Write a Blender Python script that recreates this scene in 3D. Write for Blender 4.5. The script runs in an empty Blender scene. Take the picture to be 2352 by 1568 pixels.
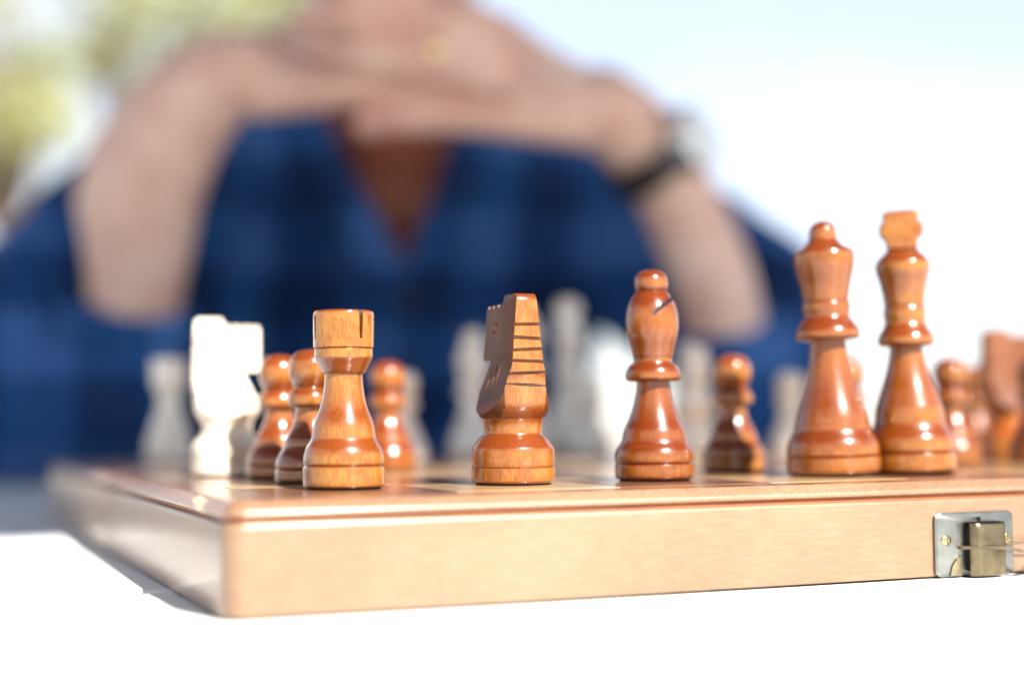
import bpy, bmesh, math, random
from math import radians, sin, cos, pi, sqrt, atan2
from mathutils import Vector, Matrix, noise as mnoise
random.seed(7)
S = bpy.context.scene
COL = S.collection

# ------------------------------------------------------------------ camera
# world: metres; origin = near left bottom corner of the chess box, X along its latch side, Y along its left side, Z=0 table top
YAW, PITCH, ROLL = 22.8, 2.94, 0.51
CAM = Vector((-0.0655, -0.3127, 0.0423))
FPX = 3410.0                      # focal length in pixels of a 2352 px wide picture
cam_d = bpy.data.cameras.new('camera'); cam = bpy.data.objects.new('camera', cam_d); COL.objects.link(cam)
cam.location = CAM; cam.rotation_euler = (Matrix.Rotation(radians(-YAW), 3, 'Z') @ Matrix.Rotation(radians(90 + PITCH), 3, 'X') @ Matrix.Rotation(radians(-ROLL), 3, 'Z')).to_euler()
cam_d.sensor_width = 36.0; cam_d.lens = FPX / 2352 * 36.0
cam_d.clip_start = 0.01; cam_d.clip_end = 3000
cam_d.dof.use_dof = True; cam_d.dof.focus_distance = 0.374; cam_d.dof.aperture_fstop = 3.7
cam_d.dof.aperture_blades = 0
S.camera = cam

# ------------------------------------------------------------------ world, sun, exposure
SUN_DIR = Vector((0.27, -1.09, 1.0)).normalized()          # towards the sun
W = bpy.data.worlds.new('World'); S.world = W; W.use_nodes = True
wn, wl = W.node_tree.nodes, W.node_tree.links
wn.clear()
sky = wn.new('ShaderNodeTexSky'); sky.sky_type = 'NISHITA'; sky.sun_disc = False
sky.sun_elevation = math.asin(SUN_DIR.z); sky.sun_rotation = atan2(SUN_DIR.x, SUN_DIR.y)
sky.air_density = 1.0; sky.dust_density = 0.5; sky.ozone_density = 1.5
tc = wn.new('ShaderNodeTexCoord')
mp = wn.new('ShaderNodeMapping'); mp.inputs['Scale'].default_value = (1, 1, 2.6); mp.inputs['Location'].default_value = (0.35, 0.1, 0.2)
nz = wn.new('ShaderNodeTexNoise'); nz.inputs['Scale'].default_value = 2.0; nz.inputs['Detail'].default_value = 5; nz.inputs['Roughness'].default_value = 0.5
rp = wn.new('ShaderNodeValToRGB'); rp.color_ramp.elements[0].position = 0.36; rp.color_ramp.elements[1].position = 0.62
rp.color_ramp.elements[0].color = (0.42, 0.42, 0.42, 1); rp.color_ramp.elements[1].color = (0.85, 0.85, 0.85, 1)
mx = wn.new('ShaderNodeMix'); mx.data_type = 'RGBA'; mx.inputs['B'].default_value = (6.0, 6.1, 6.8, 1)
bg = wn.new('ShaderNodeBackground'); bg.inputs['Strength'].default_value = 0.062
wo = wn.new('ShaderNodeOutputWorld')
wl.new(tc.outputs['Generated'], mp.inputs['Vector']); wl.new(mp.outputs['Vector'], nz.inputs['Vector'])
wl.new(nz.outputs['Fac'], rp.inputs['Fac']); wl.new(rp.outputs['Color'], mx.inputs['Factor'])
wl.new(sky.outputs['Color'], mx.inputs['A']); wl.new(mx.outputs['Result'], bg.inputs['Color']); wl.new(bg.outputs['Background'], wo.inputs['Surface'])
sun_d = bpy.data.lights.new('sun', 'SUN'); sun_d.energy = 4.2; sun_d.angle = radians(0.53); sun_d.color = (1.0, 0.95, 0.87)
sun = bpy.data.objects.new('sun', sun_d); COL.objects.link(sun); sun.location = (0.5, -2, 3)
sun.rotation_euler = SUN_DIR.to_track_quat('Z', 'Y').to_euler()
S.view_settings.view_transform = 'Standard'; S.view_settings.look = 'None'; S.view_settings.gamma = 1
S.view_settings.exposure = 1.85
S.view_settings.use_curve_mapping = False
S.render.engine = 'CYCLES'
S.cycles.use_denoising = True
S.cycles.max_bounces = 6
S.cycles.adaptive_threshold = 0.02
S.cycles.caustics_reflective = False; S.cycles.caustics_refractive = False
S.cycles.sample_clamp_indirect = 12

# ------------------------------------------------------------------ helpers
_r = Vector((cos(radians(YAW)), -sin(radians(YAW)), 0)); _fh = Vector((sin(radians(YAW)), cos(radians(YAW)), 0))
_f = _fh * cos(radians(PITCH)) + Vector((0, 0, sin(radians(PITCH)))); _u = -_fh * sin(radians(PITCH)) + Vector((0, 0, cos(radians(PITCH))))
_c, _s = cos(radians(ROLL)), sin(radians(ROLL))
_rr, _uu = _r * _c - _u * _s, _u * _c + _r * _s
_r2 = _rr; _u2 = _uu
def P(px, py, D):
    D *= 1.058
    return CAM + D * (_f + (px - 1176) / FPX * _r2 - (py - 784) / FPX * _u2)

def tag(o, label=None, cat=None, group=None, kind=None):
    if label: o['label'] = label
    if cat: o['category'] = cat
    if group: o['group'] = group
    if kind: o['kind'] = kind
    return o

def mesh_obj(name, me, mat, parent=None, loc=(0, 0, 0), smooth=None):
    if mat and not me.materials: me.materials.append(mat)
    if smooth is not None:
        for p in me.polygons: p.use_smooth = True
        me.set_sharp_from_angle(angle=radians(smooth))
    o = bpy.data.objects.new(name, me); COL.objects.link(o); o.location = loc
    if parent: o.parent = parent
    return o

def bm_obj(name, bm, mat, parent=None, loc=(0, 0, 0), smooth=None):
    bmesh.ops.recalc_face_normals(bm, faces=bm.faces)
    me = bpy.data.meshes.new(name); bm.to_mesh(me); bm.free()
    return mesh_obj(name, me, mat, parent, loc, smooth)

def box(bm, x0, x1, y0, y1, z0, z1, bevel=0, seg=2):
    g = bmesh.ops.create_cube(bm, size=1)
    for v in g['verts']:
        v.co = Vector((x0 + (v.co.x + .5) * (x1 - x0), y0 + (v.co.y + .5) * (y1 - y0), z0 + (v.co.z + .5) * (z1 - z0)))
    if bevel:
        es = list({e for v in g['verts'] for e in v.link_edges})
        bmesh.ops.bevel(bm, geom=es, offset=bevel, segments=seg, affect='EDGES', profile=0.5)

def tube(bm, pts, radii, n=12, caps=True):
    rings = []
    for i, p in enumerate(pts):
        a = pts[max(i - 1, 0)]; b = pts[min(i + 1, len(pts) - 1)]
        d = (b - a).normalized()
        q = d.to_track_quat('Z', 'X')
        rr = radii[i] if hasattr(radii, '__len__') else radii
        rings.append([bm.verts.new(p + q @ Vector((rr * cos(2 * pi * k / n), rr * sin(2 * pi * k / n), 0))) for k in range(n)])
    for A, B in zip(rings, rings[1:]):
        for k in range(n): bm.faces.new((A[k], A[(k + 1) % n], B[(k + 1) % n], B[k]))
    if caps: bm.faces.new(rings[0][::-1]); bm.faces.new(rings[-1])

def catmull(pts, sub=4):
    if len(pts) < 3: return [tuple(p) for p in pts]
    out = []
    for i in range(len(pts) - 1):
        p0 = pts[max(i - 1, 0)]; p1 = pts[i]; p2 = pts[i + 1]; p3 = pts[min(i + 2, len(pts) - 1)]
        for k in range(sub):
            t = k / sub
            out.append(tuple(0.5 * ((2 * b) + (-a + c) * t + (2 * a - 5 * b + 4 * c - d) * t * t + (-a + 3 * b - 3 * c + d) * t ** 3)
                             for a, b, c, d in zip(p0, p1, p2, p3)))
    out.append(tuple(pts[-1]))
    return out

def lathe(segs, y0, s, n=72):
    """segs: runs of (y_pixel, half_width_pixel); each run is smooth, breaks between runs are edges"""
    prof = []
    for sg in segs:
        c = catmull([((y0 - y) * s, w * s) for y, w in sg])
        if prof and abs(c[0][0] - prof[-1][0]) < 1e-7 and abs(c[0][1] - prof[-1][1]) < 1e-7: c = c[1:]
        prof += c
    bm = bmesh.new(); rings = []
    for z, r in prof:
        if r < 2e-5: rings.append([bm.verts.new((0, 0, z))])
        else: rings.append([bm.verts.new((r * cos(2 * pi * k / n), r * sin(2 * pi * k / n), z)) for k in range(n)])
    for A, B in zip(rings, rings[1:]):
        for k in range(n):
            if len(A) == 1 and len(B) == 1: continue
            if len(B) == 1: bm.faces.new((A[k], A[(k + 1) % n], B[0]))
            elif len(A) == 1: bm.faces.new((A[0], B[(k + 1) % n], B[k]))
            else: bm.faces.new((A[k], A[(k + 1) % n], B[(k + 1) % n], B[k]))
    if len(rings[0]) > 1: bm.faces.new(rings[0][::-1])
    if len(rings[-1]) > 1: bm.faces.new(rings[-1])
    bmesh.ops.recalc_face_normals(bm, faces=bm.faces)
    me = bpy.data.meshes.new('turned'); bm.to_mesh(me); bm.free()
    return me

def baked(o, remove=True):
    """evaluate an object's modifiers into a plain mesh"""
    dg = bpy.context.evaluated_depsgraph_get()
    me = bpy.data.meshes.new_from_object(o.evaluated_get(dg), depsgraph=dg)
    if remove: bpy.data.objects.remove(o)
    return me

def cut(me, cutter_bm, op='DIFFERENCE'):
    """boolean difference"""
    bmesh.ops.recalc_face_normals(cutter_bm, faces=cutter_bm.faces)
    cm = bpy.data.meshes.new('c'); cutter_bm.to_mesh(cm); cutter_bm.free()
    a = bpy.data.objects.new('a', me); b = bpy.data.objects.new('b', cm)
    COL.objects.link(a); COL.objects.link(b)
    m = a.modifiers.new('b', 'BOOLEAN'); m.operation = op; m.object = b; m.solver = 'EXACT'
    out = baked(a); bpy.data.objects.remove(b)
    return out

# ------------------------------------------------------------------ materials
def new_mat(name):
    m = bpy.data.materials.new(name); m.use_nodes = True
    nt = m.node_tree; return m, nt.nodes, nt.links, nt.nodes['Principled BSDF']

def N(nodes, typ, **kw):
    n = nodes.new(typ)
    for k, v in kw.items():
        if k in n.inputs.keys(): n.inputs[k].default_value = v
        else: setattr(n, k, v)
    return n

def ramp(nodes, *stops):
    r = nodes.new('ShaderNodeValToRGB'); e = r.color_ramp.elements
    while len(e) > 1: e.remove(e[-1])
    e[0].position, e[0].color = stops[0][0], (*stops[0][1], 1)
    for p, c in stops[1:]:
        x = e.new(p); x.color = (*c, 1)
    return r

def mixc(nodes, links, fac, a, b, blend='MIX'):
    m = nodes.new('ShaderNodeMix'); m.data_type = 'RGBA'; m.blend_type = blend
    for sock, v in (('Factor', fac), ('A', a), ('B', b)):
        if hasattr(v, 'links'): links.new(v, m.inputs[sock])
        else: m.inputs[sock].default_value = v if sock == 'Factor' else (*v, 1)
    return m.outputs['Result']

def piece_wood(name, light, mid, stain, stain_amt, coat, coat_r, rough):
    """turned, stained and varnished wood: end grain (faces that slope across the grain) soaks up more stain"""
    m, n, l, b = new_mat(name)
    t = n.new('ShaderNodeTexCoord'); oi = n.new('ShaderNodeObjectInfo')
    ad = N(n, 'ShaderNodeVectorMath', operation='ADD'); l.new(t.outputs['Object'], ad.inputs[0]); l.new(oi.outputs['Location'], ad.inputs[1])
    mp = N(n, 'ShaderNodeMapping', Scale=(1, 1, 0.14)); l.new(ad.outputs[0], mp.inputs['Vector'])
    g = N(n, 'ShaderNodeTexNoise', Scale=2800.0, Detail=4.0, Roughness=0.6); l.new(mp.outputs[0], g.inputs['Vector'])
    r1 = ramp(n, (0.36, mid), (0.60, light)); l.new(g.outputs['Fac'], r1.inputs['Fac'])
    bl = N(n, 'ShaderNodeTexNoise', Scale=130.0, Detail=4.0, Roughness=0.6); l.new(ad.outputs[0], bl.inputs['Vector'])
    rb = ramp(n, (0.38, (0.66, 0.52, 0.42)), (0.62, (1.10, 1.08, 1.04))); l.new(bl.outputs['Fac'], rb.inputs['Fac'])
    c = mixc(n, l, 0.8, r1.outputs['Color'], rb.outputs['Color'], 'MULTIPLY')
    sx = n.new('ShaderNodeSeparateXYZ'); l.new(t.outputs['Normal'], sx.inputs[0])
    ab = N(n, 'ShaderNodeMath', operation='ABSOLUTE'); l.new(sx.outputs['Z'], ab.inputs[0])
    bn = N(n, 'ShaderNodeMath', operation='MULTIPLY_ADD'); l.new(bl.outputs['Fac'], bn.inputs[0]); bn.inputs[1].default_value = 0.5; l.new(ab.outputs[0], bn.inputs[2])
    mr = N(n, 'ShaderNodeMapRange'); mr.interpolation_type = 'SMOOTHSTEP'
    mr.inputs['From Min'].default_value = 0.25; mr.inputs['From Max'].default_value = 0.72; mr.inputs['To Max'].default_value = stain_amt
    l.new(bn.outputs[0], mr.inputs['Value'])
    fine = N(n, 'ShaderNodeTexNoise', Scale=3500.0, Detail=2.0); l.new(ad.outputs[0], fine.inputs['Vector'])
    rf = ramp(n, (0.35, tuple(v * 0.7 for v in stain)), (0.65, tuple(min(1, v * 1.35) for v in stain))); l.new(fine.outputs['Fac'], rf.inputs['Fac'])
    c = mixc(n, l, mr.outputs[0], c, rf.outputs['Color'])
    c = mixc(n, l, 1.0, c, oi.outputs['Color'], 'MULTIPLY')
    l.new(c, b.inputs['Base Color'])
    b.inputs['Roughness'].default_value = rough; b.inputs['Coat Weight'].default_value = coat; b.inputs['Coat Roughness'].default_value = coat_r
    b.inputs['Coat IOR'].default_value = 1.45; b.inputs['Specular IOR Level'].default_value = 0.25
    bu = N(n, 'ShaderNodeBump', Strength=0.10, Distance=0.0004); bs = N(n, 'ShaderNodeTexNoise', Scale=900.0, Detail=3.0); l.new(ad.outputs[0], bs.inputs['Vector'])
    l.new(bs.outputs['Fac'], bu.inputs['Height']); l.new(bu.outputs[0], b.inputs['Normal']); l.new(bu.outputs[0], b.inputs['Coat Normal'])
    return m

def veneer(name, c1, c2, axis_scale, rough=0.35, coat=0.6, coat_r=0.16, scale=700.0, bump=0.05):
    m, n, l, b = new_mat(name)
    t = n.new('ShaderNodeTexCoord'); oi = n.new('ShaderNodeObjectInfo')
    ad = N(n, 'ShaderNodeVectorMath', operation='ADD'); l.new(t.outputs['Object'], ad.inputs[0]); l.new(oi.outputs['Location'], ad.inputs[1])
    mp = N(n, 'ShaderNodeMapping', Scale=axis_scale); l.new(ad.outputs[0], mp.inputs['Vector'])
    g = N(n, 'ShaderNodeTexNoise', Scale=scale, Detail=5.0, Roughness=0.65); l.new(mp.outputs[0], g.inputs['Vector'])
    r1 = ramp(n, (0.34, c1), (0.64, c2)); l.new(g.outputs['Fac'], r1.inputs['Fac'])
    bl = N(n, 'ShaderNodeTexNoise', Scale=22.0, Detail=3.0); l.new(ad.outputs[0], bl.inputs['Vector'])
    rb = ramp(n, (0.35, (0.86, 0.82, 0.78)), (0.65, (1.06, 1.05, 1.04))); l.new(bl.outputs['Fac'], rb.inputs['Fac'])
    c = mixc(n, l, 1.0, r1.outputs['Color'], rb.outputs['Color'], 'MULTIPLY')
    sc = N(n, 'ShaderNodeTexNoise', Scale=260.0, Detail=6.0, Roughness=0.7); l.new(ad.outputs[0], sc.inputs['Vector'])
    rs = ramp(n, (0.66, (0, 0, 0)), (0.72, (0.55, 0.55, 0.55))); l.new(sc.outputs['Fac'], rs.inputs['Fac'])
    c = mixc(n, l, rs.outputs['Color'], c, tuple(min(1, v * 1.5) for v in c2))
    l.new(c, b.inputs['Base Color'])
    b.inputs['Roughness'].default_value = rough; b.inputs['Coat Weight'].default_value = coat; b.inputs['Coat Roughness'].default_value = coat_r
    bu = N(n, 'ShaderNodeBump', Strength=bump, Distance=0.0006); l.new(g.outputs['Fac'], bu.inputs['Height']); l.new(bu.outputs[0], b.inputs['Normal'])
    return m

def plain(name, col, rough=0.5, metal=0.0, coat=0.0, var=0.15, scale=60.0, bump=0.0, bscale=400.0):
    m, n, l, b = new_mat(name)
    t = n.new('ShaderNodeTexCoord')
    g = N(n, 'ShaderNodeTexNoise', Scale=scale, Detail=4.0); l.new(t.outputs['Object'], g.inputs['Vector'])
    r = ramp(n, (0.3, tuple(v * (1 - var) for v in col)), (0.7, tuple(min(1, v * (1 + var)) for v in col))); l.new(g.outputs['Fac'], r.inputs['Fac'])
    l.new(r.outputs['Color'], b.inputs['Base Color'])
    b.inputs['Roughness'].default_value = rough; b.inputs['Metallic'].default_value = metal; b.inputs['Coat Weight'].default_value = coat
    if bump:
        h = N(n, 'ShaderNodeTexNoise', Scale=bscale, Detail=4.0); l.new(t.outputs['Object'], h.inputs['Vector'])
        bu = N(n, 'ShaderNodeBump', Strength=bump, Distance=0.002); l.new(h.outputs['Fac'], bu.inputs['Height']); l.new(bu.outputs[0], b.inputs['Normal'])
    return m

M = {}
M['dark'] = piece_wood('stained wood', (0.335, 0.152, 0.027), (0.225, 0.078, 0.010), (0.135, 0.026, 0.0018), 0.92, 1.0, 0.085, 0.3)
M['carved'] = piece_wood('shaded carved wood', (0.115, 0.045, 0.016), (0.075, 0.026, 0.008), (0.06, 0.016, 0.004), 0.6, 0.12, 0.3, 0.55)  # rougher flat sides of the knight, with their shade painted as darker colour
M['pale'] = piece_wood('pale wood', (0.88, 0.86, 0.79), (0.82, 0.79, 0.71), (0.76, 0.72, 0.62), 0.35, 0.5, 0.12, 0.45)
M['bow'] = plain('dark bronze strip', (0.20, 0.15, 0.10), 0.35, 1.0, var=0.25, scale=300.0)
M['felt'] = plain('felt', (0.02, 0.018, 0.015), 0.95)
M['box'] = veneer('box wood', (0.19, 0.112, 0.060), (0.225, 0.145, 0.086), (0.18, 0.18, 1.4), 0.38, 0.4, 0.22, 900.0)
M['rim'] = veneer('rim wood', (0.19, 0.095, 0.05), (0.28, 0.155, 0.09), (0.3, 0.3, 1.0), 0.42, 0.6, 0.2, 2600.0, 0.15)
M['groove'] = plain('groove stain', (0.24, 0.066, 0.012), 0.5)
M['border'] = veneer('border veneer', (0.13, 0.058, 0.028), (0.20, 0.098, 0.05), (0.1, 1.0, 1.0), 0.34, 0.75, 0.15, 900.0, 0.03)
M['sq_dark'] = veneer('walnut veneer', (0.12, 0.05, 0.024), (0.18, 0.082, 0.042), (0.1, 1.0, 1.0), 0.34, 0.75, 0.15, 900.0, 0.03)
M['sq_light'] = veneer('maple veneer', (0.40, 0.255, 0.125), (0.47, 0.32, 0.17), (0.1, 1.0, 1.0), 0.34, 0.75, 0.15, 900.0, 0.03)
M['paint'] = plain('white paint', (0.80, 0.80, 0.79), 0.42, var=0.02, scale=30.0, bump=0.12, bscale=700.0)
M['nickel'] = plain('antique nickel', (0.21, 0.215, 0.20), 0.36, 1.0, var=0.22, scale=220.0, bump=0.08, bscale=1500.0)
M['bronze'] = plain('antique bronze', (0.34, 0.28, 0.17), 0.3, 1.0, var=0.3, scale=260.0, bump=0.06, bscale=1500.0)
M['brass'] = plain('brass screw', (0.38, 0.33, 0.17), 0.28, 1.0, var=0.15, scale=400.0)
M['raw'] = plain('torn raw wood', (0.68, 0.50, 0.34), 0.8, var=0.2, scale=900.0)
M['sand'] = plain('pale sand', (0.30, 0.27, 0.22), 0.9, var=0.12, scale=0.6, bump=0.3, bscale=12.0)

# ------------------------------------------------------------------ ground, table
bm = bmesh.new()
bmesh.ops.create_grid(bm, x_segments=40, y_segments=40, size=900)
g = bm_obj('ground', bm, M['sand'], loc=(0, 0, -0.74)); tag(g, kind='structure')

table = bpy.data.objects.new('slatted_table', None); COL.objects.link(table); table.location = (0.25, 0.05, -0.74)
tag(table, 'white painted slatted outdoor table carrying the chess box', 'table')
TX0, TX1 = -0.75, 1.15
edges_y = [-0.643, -0.501, -0.359, -0.217, -0.075, 0.067, 0.209, 0.351, 0.493, 0.635]
for i, y0 in enumerate(edges_y):
    bm = bmesh.new(); box(bm, TX0, TX1, y0 + 0.004, y0 + 0.142 - 0.004, -0.024, 0.0, 0.0022, 3)
    bm_obj('slat', bm, M['paint'], table, (-0.25, -0.05, 0.74), smooth=40)
for x in (-0.55, 0.2, 0.95):
    bm = bmesh.new(); box(bm, x - 0.03, x + 0.03, -0.62, 0.73, -0.07, -0.0245, 0.003)
    bm_obj('batten', bm, M['paint'], table, (-0.25, -0.05, 0.74))
for x in (-0.62, 1.02):
    for y in (-0.56, 0.67):
        bm = bmesh.new(); box(bm, x - 0.035, x + 0.035, y - 0.035, y + 0.035, -0.74, -0.0245, 0.004)
        bm_obj('leg', bm, M['paint'], table, (-0.25, -0.05, 0.74))

# ------------------------------------------------------------------ chess box
BW, BT, SQ = 0.373, 0.025, 0.043
cb = bpy.data.objects.new('chess_box', None); COL.objects.link(cb); cb.location = (BW / 2, BW / 2, 0)
tag(cb, 'opened wooden folding chess box with brown and cream squares on the white table', 'chess board')
OFF = (-BW / 2, -BW / 2, 0)

def rrect(x0, x1, y0, y1, ins, r, fold):
    """rounded rectangle loop; fold = which y side is the hinged edge (its inset is reduced)"""
    k = 0.12
    yi0 = ins * (k if fold == 'lo' else 1); yi1 = ins * (k if fold == 'hi' else 1)
    x0 += ins; x1 -= ins; y0 += yi0; y1 -= yi1
    r = max(r - ins * 0.6, 0.0012); pts = []
    for cx, cy, a0, lo in ((x1 - r, y1 - r, 0, 'hi'), (x0 + r, y1 - r, 90, 'hi'), (x0 + r, y0 + r, 180, 'lo'), (x1 - r, y0 + r, 270, 'lo')):
        rr = r if lo != fold else 0.0006
        ccx = cx + (r - rr) * (1 if a0 in (0, 270) else -1); ccy = cy + (r - rr) * (1 if a0 in (0, 90) else -1)
        for i in range(9):
            a = radians(a0 + i * 90 / 8); pts.append((ccx + rr * cos(a), ccy + rr * sin(a)))
    return pts
mm = 0.001
PROF_WALL = [(0.7, 0.55), (0.2, 0.62), (0.0, 1.1), (0.0, 19.3), (0.08, 19.8), (0.3, 20.2), (0.7, 20.42), (1.15, 20.46)]
PROF_GROOVE = [(1.15, 20.46), (1.6, 20.6), (1.72, 20.95), (1.6, 21.3), (1.15, 21.5)]
PROF_RIM = [(1.15, 21.5), (0.7, 21.66), (0.42, 22.0), (0.42, 22.5), (0.6, 22.9), (0.95, 23.15), (2.35, 24.75), (2.7, 24.95), (3.2, 25.0)]
for half, (ya, yb, fold) in enumerate(((0, BW / 2 - 0.0002, 'hi'), (BW / 2 + 0.0002, BW, 'lo'))):
    hb_parent = None
    for nm, prof, mat in (('half_wall', PROF_WALL, M['box']), ('groove', PROF_GROOVE, M['groove']), ('top_rim', PROF_RIM, M['rim'])):
        bm = bmesh.new(); rings = []
        for d, z in prof:
            rings.append([bm.verts.new((x, y, z * mm)) for x, y in rrect(0, BW, ya, yb, d * mm, 0.0045, fold)])
        n = len(rings[0])
        for A, B in zip(rings, rings[1:]):
            for k in range(n): bm.faces.new((A[k], A[(k + 1) % n], B[(k + 1) % n], B[k]))
        if nm == 'half_wall': bm.faces.new(rings[0][::-1])
        if hb_parent is None:
            hb_parent = bm_obj(nm, bm, mat, cb, OFF, smooth=45)
        else:
            bm_obj(nm, bm, mat, hb_parent, smooth=45)
    bm = bmesh.new()
    bm.faces.new([bm.verts.new((x, y, 0.025)) for x, y in rrect(0, BW, ya, yb, 0.0032, 0.0045, fold)])
    bm_obj('border_veneer', bm, M['border'], hb_parent)
B0 = (BW - 8 * SQ) / 2
sqm = {}
for nm in ('sq_light', 'sq_dark'):
    bm = bmesh.new(); box(bm, -SQ / 2 + 5e-5, SQ / 2 - 5e-5, -SQ / 2 + 5e-5, SQ / 2 - 5e-5, -0.0003, 0.00014)
    me = bpy.data.meshes.new(nm); bm.to_mesh(me); bm.free(); me.materials.append(M[nm]); sqm[nm] = me
TOPZ = BT + 0.00014
for i in range(8):
    for j in range(8):
        light = (i + j) % 2 == 1
        o = bpy.data.objects.new('light_square' if light else 'dark_square', sqm['sq_light' if light else 'sq_dark'])
        COL.objects.link(o); o.parent = cb
        gap = 0.0003 * (1 if j > 3 else -1)
        o.location = (B0 + (i + .5) * SQ + OFF[0], B0 + (j + .5) * SQ + OFF[1] + gap, BT)

for fx in (0.02, BW - 0.02):
    for fy in (0.02, BW / 2 - 0.02, BW / 2 + 0.02, BW - 0.02):
        bm = bmesh.new(); bmesh.ops.create_cone(bm, cap_ends=True, segments=20, radius1=0.005, radius2=0.005, depth=0.00055)
        bm_obj('foot_pad', bm, M['felt'], cb, (fx + OFF[0], fy + OFF[1], 0.00028))
# torn splinters on the left rim
bm = bmesh.new(); rnd = random.Random(3)
for i in range(70):
    y = 0.0305 + rnd.gauss(0, 0.0022); p = Vector((0.0012 + rnd.uniform(-0.0006, 0.0012), y, 0.0225 + rnd.uniform(-0.0012, 0.0016)))
    d = Vector((rnd.uniform(-1, .2), rnd.uniform(-1, 1), rnd.uniform(-.1, 1.0))).normalized() * rnd.uniform(0.0008, 0.0022)
    tube(bm, [p - d * .3, p + d * .4, p + d], [0.00022, 0.00016, 0.00003], 5)
bm_obj('splinters', bm, M['raw'], cb, OFF)['kind'] = 'stuff'

# latch in the middle of the near side
latch = bpy.data.objects.new('latch', None); COL.objects.link(latch); latch.parent = cb
LX = 0.1958
LS = 1.23
latch.location = (LX + OFF[0], OFF[1], 0); latch.scale = (LS, 1, 1)
bm = bmesh.new()
def rr2d(x0, x1, z0, z1, r, n=6):
    o = []
    for cx, cz, a0 in ((x1 - r, z1 - r, 0), (x0 + r, z1 - r, 90), (x0 + r, z0 + r, 180), (x1 - r, z0 + r, 270)):
        for i in range(n + 1):
            a = radians(a0 + i * 90 / n); o.append((cx + r * cos(a), cz + r * sin(a)))
    return o
def plate(bm, outline, y_front, y_back, bev=0.00035):
    f = [bm.verts.new((x, y_front + bev, z)) for x, z in outline]
    cx = sum(p[0] for p in outline) / len(outline); cz = sum(p[1] for p in outline) / len(outline)
    t = [bm.verts.new((cx + (x - cx) * (1 - bev / 0.008), y_front, cz + (z - cz) * (1 - bev / 0.008))) for x, z in outline]
    b = [bm.verts.new((x, y_back, z)) for x, z in outline]
    n = len(outline)
    for k in range(n):
        bm.faces.new((f[k], f[(k + 1) % n], t[(k + 1) % n], t[k])); bm.faces.new((b[k], b[(k + 1) % n], f[(k + 1) % n], f[k]))
    bm.faces.new(t); bm.faces.new(b[::-1])
plate(bm, rr2d(-0.0103, 0.0103, 0.0004, 0.0168, 0.0016), -0.0011, 0.0002)
me = bpy.data.meshes.new('plate'); bmesh.ops.recalc_face_normals(bm, faces=bm.faces); bm.to_mesh(me); bm.free()
cbm = bmesh.new()
box(cbm, -0.0015, 0.0015, -0.002, -0.0001, 0.0143, 0.0155)         # small slot above the catch
me = cut(me, cbm)
pl = mesh_obj('plate', me, M['nickel'], latch, smooth=35)
for sx in (-0.0077, 0.0082):
    bm = bmesh.new()
    bmesh.ops.create_uvsphere(bm, u_segments=24, v_segments=12, radius=0.00135)
    for v in bm.verts: v.co.z *= 0.42
    bmesh.ops.rotate(bm, verts=bm.verts, matrix=Matrix.Rotation(radians(90), 3, 'X'))
    sm = bpy.data.meshes.new('s'); bmesh.ops.recalc_face_normals(bm, faces=bm.faces); bm.to_mesh(sm); bm.free()
    c2 = bmesh.new(); box(c2, -0.0009, 0.0009, -0.002, -0.00025, -0.00018, 0.00018)
    sm = cut(sm, c2)
    c2 = bmesh.new(); box(c2, -0.00018, 0.00018, -0.002, -0.00025, -0.0009, 0.0009)
    sm = cut(sm, c2)
    mesh_obj('screw', sm, M['brass'], latch, (sx, -0.0011, 0.0098), smooth=35)
# catch: a folded sheet box standing out of the plate
bm = bmesh.new()
plan = catmull([(-0.0030, -0.0034), (-0.0026, -0.0045), (-0.0016, -0.0052), (0.0002, -0.0054), (0.0036, -0.0053), (0.0052, -0.0048), (0.0061, -0.0036), (0.0063, -0.0011)], 4)
zz = [(0.0006, .90), (0.0010, 1.0), (0.0128, 1.0), (0.0138, .96), (0.0142, .86)]
rings = [[bm.verts.new((x, -0.0011 + (y + 0.0011) * k, z)) for x, y in plan] for z, k in zz]
for A, B in zip(rings, rings[1:]):
    for k in range(len(A) - 1): bm.faces.new((A[k], A[k + 1], B[k + 1], B[k]))
tp = [bm.verts.new((x, -0.0011, 0.0142)) for x, y in plan]
for k in range(len(tp) - 1): bm.faces.new((rings[-1][k], rings[-1][k + 1], tp[k + 1], tp[k]))
bmesh.ops.solidify(bm, geom=bm.faces[:], thickness=0.0003)
bm_obj('catch_cover', bm, M['bronze'], latch, smooth=35)
bm = bmesh.new(); box(bm, -0.0026, 0.0056, -0.0040, -0.0012, 0.0016, 0.0132, 0.0004)  # dark block stands in for the shade inside the open catch
bm_obj('shade_block', bm, plain('cavity shade metal', (0.06, 0.055, 0.05), 0.5, 1.0), latch)
bm = bmesh.new()
tri = [(-0.0070, 0.0007), (-0.0040, 0.0007), (-0.0040, 0.0058), (-0.0052, 0.0050), (-0.0064, 0.0032)]
A = [bm.verts.new((x, -0.0016, z)) for x, z in tri]; Bv = [bm.verts.new((x, -0.0012, z)) for x, z in tri]
bm.faces.new(A); bm.faces.new(Bv[::-1])
for k in range(5): bm.faces.new((A[k], Bv[k], Bv[(k + 1) % 5], A[(k + 1) % 5]))
bm_obj('gusset', bm, M['bronze'], latch)
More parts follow.
